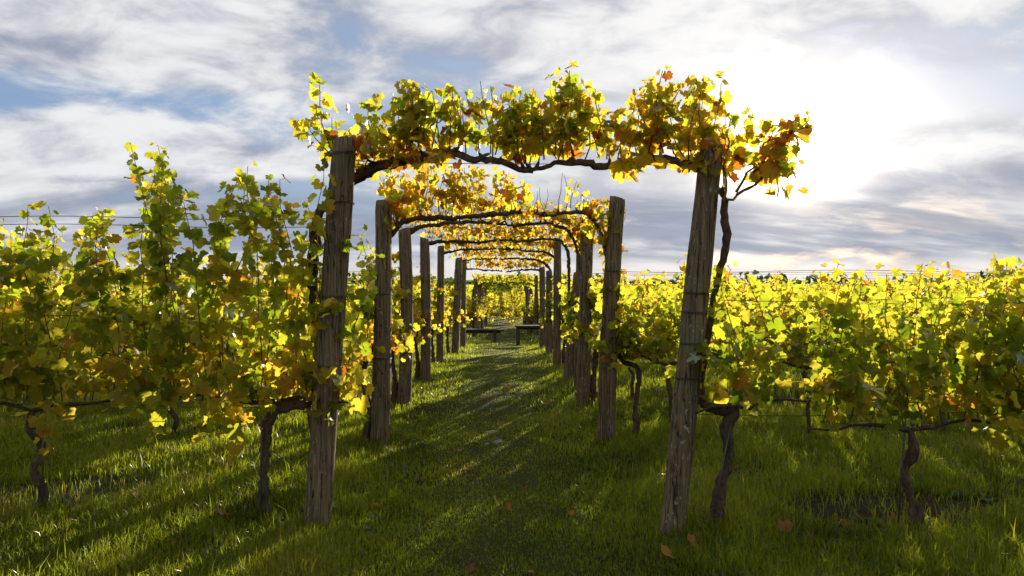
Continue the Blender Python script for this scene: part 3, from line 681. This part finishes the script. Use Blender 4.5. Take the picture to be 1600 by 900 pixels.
# rest of the vineyard, far off: one leafy mass
def vineyard_mass():
    r = np.random.default_rng(9); LV = Leaves()
    for y in np.arange(46, 150, 4.0):
        for x in np.arange(-.62 * y - 6, .62 * y + 6, .9):
            for j in range(5):
                p0 = np.array([x + r.uniform(-.5, .5), y + r.normal(0, .3), -1.2 + r.uniform(.5, 1.8)])
                LV.add(p0, r.normal(0, 1, 3), r.normal(0, 1, 3), r.uniform(.18, .34), float(np.clip(r.normal(.38, .1), 0, 1)), p0)
    return LV.mesh('vineyard', M_leaf, lod=1, r=r, petiole=False)
tag(link_mesh('vineyard', vineyard_mass()), 'far vineyard rows running on to the horizon', 'vineyard', None, 'stuff')
def woodland():
    r = np.random.default_rng(19); LV = Leaves()
    for x in np.arange(-420, 420, 2.2):
        hh = 3 + 2 * sin(x * .05) + 2 * sin(x * .13 + 1) + 1.5 * sin(x * .31)
        for j in range(7):
            p0 = np.array([x + r.uniform(-2, 2), 420 + r.normal(0, 6), -1.2 + r.random() * max(1.5, hh)])
            LV.add(p0, r.normal(0, 1, 3), r.normal(0, 1, 3), r.uniform(1.2, 2.2), float(np.clip(r.normal(.05, .05), 0, 1)), p0)
    return LV.mesh('woodland', M_weed, lod=1, r=r, petiole=False)
tag(link_mesh('woodland', woodland()), 'dark far-off line of trees on the horizon', 'woodland', None, 'stuff')

# ------------------------------------------------------------------ trellis wires
def trellis(k, side, zs, xin, xout, d):
    sg = (-1, 1)[side]; rt = empty('trellis', (sg * xin, d, float(gz(sg * xin, d))), 'thin horizontal wires of the %s row %s of the path' % (ORD[k], ('left', 'right')[side]), 'wire trellis', 'wire trellises of the vine rows')
    r = np.random.default_rng(60 + 2 * k + side)
    for zz in zs:
        n = 40; x = np.linspace(xin, xout, n) * sg; P = np.stack([x, np.full(n, d + .01), zz - .012 * np.sin(np.linspace(0, pi * 4, n)) + rt.location.z * 0 + drop(d)], -1)
        t_ = Tubes(); t_.add(P, .0022, 4); link_mesh('wire', t_.mesh('wire', M_wire, np.array(rt.location)), rt)
trellis(0, 0, (.74, 1.30, 1.88, 1.93), 1.06, 6.0, 4.31); trellis(0, 1, (.72, 1.05, 1.42), 1.10, 6.0, 4.15)
for k in range(1, 5):
    for side in (0, 1):
        trellis(k, side, (.74, 1.2, 1.62), abs(at((PL, PR)[side][k][1][0], 600, DEP[k])[0]) + .05, .75 * DEP[k] + 2, DEP[k])
# wires between the posts under each arch
for k in range(0, 4):
    d = DEP[k] + .06; a_, b2 = CORD[k]['l'] if k else None, None
    xl = at(PL[k][0][0], 0, d)[0]; xr = at(PR[k][0][0], 0, d)[0]; zz = [2.28, 2.14, 2.2, 2.13][k]
    t_ = Tubes(); x = np.linspace(xl, xr, 30); t_.add(np.stack([x, np.full(30, d), zz - .02 * np.sin(np.linspace(0, pi, 30))], -1), .0022, 4)
    o = link_mesh('arch_wire', t_.mesh('arch_wire', M_wire, (xl, d, zz)), loc=(xl, d, zz)); tag(o, 'thin wire strung across the %s arch between its two posts' % ORD[k], 'wire', 'wires across the arches')
# steel rods beside the front vines
for (xa, ya, xb, yb, d, lab) in ((1108, 820, 1143, 660, 4.12, 'thin steel rod leaning on the front right arch vine trunk'), (1404, 840, 1420, 600, 4.10, 'thin steel rod beside the forked right hedge vine'), (405, 800, 408, 620, 4.25, 'thin steel rod beside the front left arch vine trunk'), (62, 800, 68, 600, 4.3, 'thin steel rod beside the far left hedge vine')):
    A = at(xa, ya, d); A[2] = float(gz(A[0], d)) - .05; B_ = at(xb, yb, d); t_ = Tubes(); t_.add([A, (A + B_) / 2, B_], .005, 6); tag(link_mesh('support_rod', t_.mesh('support_rod', M_rod, A), loc=A), lab, 'rod', 'steel rods beside the front vines')

# ------------------------------------------------------------------ bench and table at the end of the arches
def box(c, s, rz=0, bev=.006):
    import bmesh
    bm = bmesh.new(); bmesh.ops.create_cube(bm, size=1)
    for v in bm.verts: v.co = (v.co.x * s[0], v.co.y * s[1], v.co.z * s[2])
    bmesh.ops.bevel(bm, geom=list(bm.edges), offset=bev, segments=2, affect='EDGES')
    for v in bm.verts: v.co = (v.co.x + c[0], v.co.y + c[1], v.co.z + c[2])
    return bm
def bmo(name, bm, m, parent):
    me = bpy.data.meshes.new(name); bm.to_mesh(me); bm.free(); me.materials.append(m); o = link_mesh(name, me, parent); return o
def plank_seat(name, x, y, w, h, dp, rz, label, cat, legs):
    rt = empty(name, (x, y, float(gz(x, y))), label, cat); rt.rotation_euler = (0, 0, rz)
    bmo('seat' if cat == 'bench' else 'tabletop', box((0, 0, h - .025), (w, dp, .05)), M_plank, rt)
    for lx in legs:
        for ly in (-dp * .36, dp * .36): bmo('leg', box((lx, ly, (h - .05) / 2 - .02), (.08, .07, h - .045)), M_plank, rt)
    bmo('rail', box((0, 0, h - .09), (w * .86, .04, .08)), M_plank, rt)
plank_seat('plank_bench', -.98, 22.4, 1.45, .45, .32, radians(-3), 'low dark plank bench left of the path beyond the last arch', 'bench', (-.55, .42))
plank_seat('wooden_table', .62, 20.6, 1.05, .62, .45, radians(4), 'small dark wooden table right of the path beyond the last arch', 'table', (-.44, .44))

# ------------------------------------------------------------------ grass
def grass():
    r = np.random.default_rng(3); parts = []
    for (y0, y1, n, ws) in ((3.0, 5.2, 150000, .9), (5.2, 8, 140000, 1.05), (8, 13, 100000, 1.4), (13, 24, 70000, 2.2), (24, 45, 30000, 3.4)):
        y = y0 + (y1 - y0) * r.random(n) ** .9; lim = np.minimum(.80 * y + .9, 9 + 0 * y); x = r.uniform(-1, 1, n) * lim
        keep = r.random(n) < (1 - .93 * soil_mask(x, y)); u = np.abs(x - pathx(y)); keep &= ~((u < .26 + .08 * np.sin(5 * y)) & (clump(x, y * .9, 3.4, 8) > .62) & (r.random(n) < .88)); c1 = clump(x, y, 3.2, 1); c2 = clump(x, y, 9.0, 2)
        pk = np.clip((u - .15) / .65, 0, 1); keep &= r.random(n) < (.80 + .20 * pk) + .2 * (c2 > 0)
        h = (.036 + .012 * pk) + pk * np.clip((u - .7) / .6, 0, 1) * .055 + np.clip(c1, 0, 2) * .045 * pk * np.clip((u - .5) / .6, .2, 1) + np.clip(c2, 0, 2) * .022 * (.3 + .7 * pk)
        h = h * r.uniform(.55, 1.35, n); tall = (r.random(n) < .006 * pk); h = np.where(tall, h * 1.7 + .03, h); h = h * .78
        tone = np.clip(.44 + .17 * c1 + .08 * c2 + r.normal(0, .14, n) - .05 * (1 - pk), 0, .86); dry = r.random(n) < .07 + .07 * (1 - pk); tone = np.where(dry, r.uniform(.85, 1, n), tone)
        w = (.0020 + .0018 * r.random(n)) * ws * (1 + .15 * (h > .1) + .35 * (1 - pk))
        parts.append(tuple(a[keep] for a in (x, y, h, w, tone)))
    x, y, h, w, tone = (np.concatenate([p_[i] for p_ in parts]) for i in range(5)); n = len(x)
    zb = gz(x, y) - .004; a = r.uniform(0, 2 * pi, n); la = r.uniform(0, 2 * pi, n); ln = np.abs(r.normal(.30, .28, n)).clip(0, 1.1)
    dx, dy = np.cos(a) * w, np.sin(a) * w; lx, ly = np.cos(la) * ln * h, np.sin(la) * ln * h
    V = np.zeros((n, 5, 3))
    V[:, 0] = np.stack([x - dx, y - dy, zb], -1); V[:, 1] = np.stack([x + dx, y + dy, zb], -1)
    V[:, 2] = np.stack([x - dx * .8 + lx * .35, y - dy * .8 + ly * .35, zb + h * .58], -1); V[:, 3] = np.stack([x + dx * .8 + lx * .35, y + dy * .8 + ly * .35, zb + h * .58], -1)
    V[:, 4] = np.stack([x + lx * 1.15, y + ly * 1.15, zb + h * (1 - .35 * ln)], -1)
    i0 = np.arange(n) * 5; T = np.concatenate([np.stack([i0, i0 + 1, i0 + 3], -1), np.stack([i0, i0 + 3, i0 + 2], -1), np.stack([i0 + 2, i0 + 3, i0 + 4], -1)])
    return mesh_from('grass', V.reshape(-1, 3), T, M_grass, tone=np.repeat(tone, 5))
tag(link_mesh('grass', grass()), 'green grass growing over the vineyard floor and path', 'grass', None, 'stuff')

def weeds():
    r = np.random.default_rng(4); VV, TT, NN, base = [], [], [], 0
    for i in range(420):
        y = 3.3 + 5.5 * r.random() ** 1.6; x = r.choice([-1, 1]) * r.uniform(.9, .78 * y + .5); g = float(gz(x, y)); k = int(r.integers(4, 10)); tn = r.random()
        for j in range(k):
            a = r.uniform(0, 6.28); L = r.uniform(.03, .075); e = r.uniform(.15, .9); o = np.array([cos(a), sin(a), 0]); sd_ = np.array([-sin(a), cos(a), 0])
            p0 = np.array([x, y, g + r.uniform(.0, .03)]) + o * .01; up = np.array([0, 0, 1.0]); q_ = []
            for t, w in ((0, .04), (.3, .26), (.6, .32), (.85, .18)):
                c = p0 + o * L * t + up * L * (e * t - .5 * t * t); q_ += [c - sd_ * L * w, c + sd_ * L * w]
            q_.append(p0 + o * L + up * L * (e - .55)); VV += q_; TT += [(base + m_, base + m_ + 1, base + m_ + 3) for m_ in (0, 2, 4)] + [(base + m_, base + m_ + 3, base + m_ + 2) for m_ in (0, 2, 4)] + [(base + 6, base + 7, base + 8)]; NN += [tn] * 9; base += 9
    return mesh_from('weeds', np.array(VV), np.array(TT), M_weed, tone=NN)
tag(link_mesh('weeds', weeds()), 'low broad-leaved weeds among the grass under the vines', 'weeds', None, 'stuff')

# ------------------------------------------------------------------ fallen leaves
def fallen_mesh(k, tone):
    r = np.random.default_rng(700 + k); V, T, E = leaf_template(0, 40 + k); V = V.copy(); V[:, 2] = .35 * V[:, 0] ** 2 * r.uniform(.4, 2) + .3 * V[:, 1] ** 2 * r.uniform(-.3, 1.4) + .06 * np.sin(V[:, 0] * 6 + k)
    return mesh_from('fallen_leaf', V * .062, T, M_dry, tone=np.clip(tone + .15 * E, 0, 1))
FM = [fallen_mesh(k, t) for k, t in enumerate((.45, .05, .9, .55, .75))]
GF = 'fallen vine leaves on the grass'
named = [(1047, 868, 0, 1.15, 'large bright orange curled leaf on the grass in the near right foreground'), (645, 652, 3, .9, 'orange fallen leaf on the grass edge just beyond the second left post'), (850, 630, 0, .9, 'orange fallen leaf on the right of the path before the third post'), (215, 800, 1, 1.1, 'tan fallen leaf in the grass between the two left front trunks'), (352, 745, 0, .9, 'orange fallen leaf left of the front left vine trunk'), (1145, 748, 3, 1.0, 'orange-brown fallen leaf right of the front right vine trunk'), (1230, 838, 1, .95, 'tan fallen leaf in the grass right of the leaning post'), (1085, 855, 3, .9, 'orange fallen leaf beside the large bright one in the right foreground'), (350, 822, 1, .9, 'tan fallen leaf in the grass just left of the nearest trunk'), (780, 585, 1, .9, 'pale fallen leaf on the middle of the path far up')]
rl = np.random.default_rng(8)
for (a_, b_, k, s, lab) in named:
    d = F * H / (b_ - HOR) * .985; x = (a_ - 800) / F * d; o = link_mesh('fallen_leaf', FM[k], loc=(x, d, float(gz(x, d)) + .05)); o.scale = (s,) * 3; o.rotation_euler = (rl.uniform(.3, .8), rl.normal(0, .3), rl.uniform(0, 6)); tag(o, lab, 'leaf', GF)
for i in range(170):
    y = 3.5 + 8 * rl.random() ** 1.5; x = rl.uniform(-1, 1) * .72 * y
    if i % 2: y = DEP[int(rl.integers(0, 3))] + rl.normal(.1, .35); x = rl.choice([-1, 1]) * rl.uniform(1.2, .72 * y)
    o = link_mesh('fallen_leaf', FM[int(rl.integers(0, 5))], loc=(x, y, float(gz(x, y)) + .03)); o.scale = (rl.uniform(.38, .8),) * 3; o.rotation_euler = (rl.normal(0, .4), rl.normal(0, .4), rl.uniform(0, 6)); tag(o, 'small dry fallen vine leaf scattered in the grass', 'leaf', GF)
# worn stones in the path
def stone(k):
    import bmesh
    r = np.random.default_rng(k); bm = bmesh.new(); bmesh.ops.create_icosphere(bm, subdivisions=3, radius=1)
    for v in bm.verts:
        n = 1 + .13 * sin(3 * v.co.x + k) + .11 * sin(4 * v.co.y + 2 * k) + .06 * sin(7 * v.co.x + 5 * v.co.y); v.co = (v.co.x * n, v.co.y * n * .7, v.co.z * .28 * n)
    me = bpy.data.meshes.new('path_stone'); bm.to_mesh(me); bm.free(); me.materials.append(M_stone)
    for p_ in me.polygons: p_.use_smooth = True
    return me
ms, bb = mat('path_stone'); oc = bb.n('ShaderNodeTexCoord').outputs['Object']; nn = bb.noise(oc, 6, 5, .65)
out(bb, principled(bb, bb.ramp(nn, [(.35, (.12, .095, .07)), (.65, (.30, .255, .20))]), .85, nn, .6, .05, .3)); M_stone = ms
SM = [stone(k) for k in range(4)]
for i, (a_, b_, s) in enumerate(((768, 672, .075), (778, 688, .09), (760, 690, .05), (790, 645, .05), (775, 615, .07), (785, 600, .06), (770, 592, .05))):
    d = F * H / (b_ - HOR); x = (a_ - 800) / F * d; o = link_mesh('path_stone', SM[i % 4], loc=(x, d, float(gz(x, d)) - .002)); o.scale = (s,) * 3; o.rotation_euler = (0, 0, i * 1.3)
    tag(o, ['flat pale stone in the path between the second posts, the farther of two', 'largest flat stone worn bare in the path between the second posts', 'small stone at the left edge of the largest path stone', 'small flat stone in the path just before the third posts', 'flat stone in the path level with the third posts', 'flat stone in the path between third and fourth posts', 'small stone in the path just before the fourth posts'][i], 'stone', 'stones worn bare in the path')
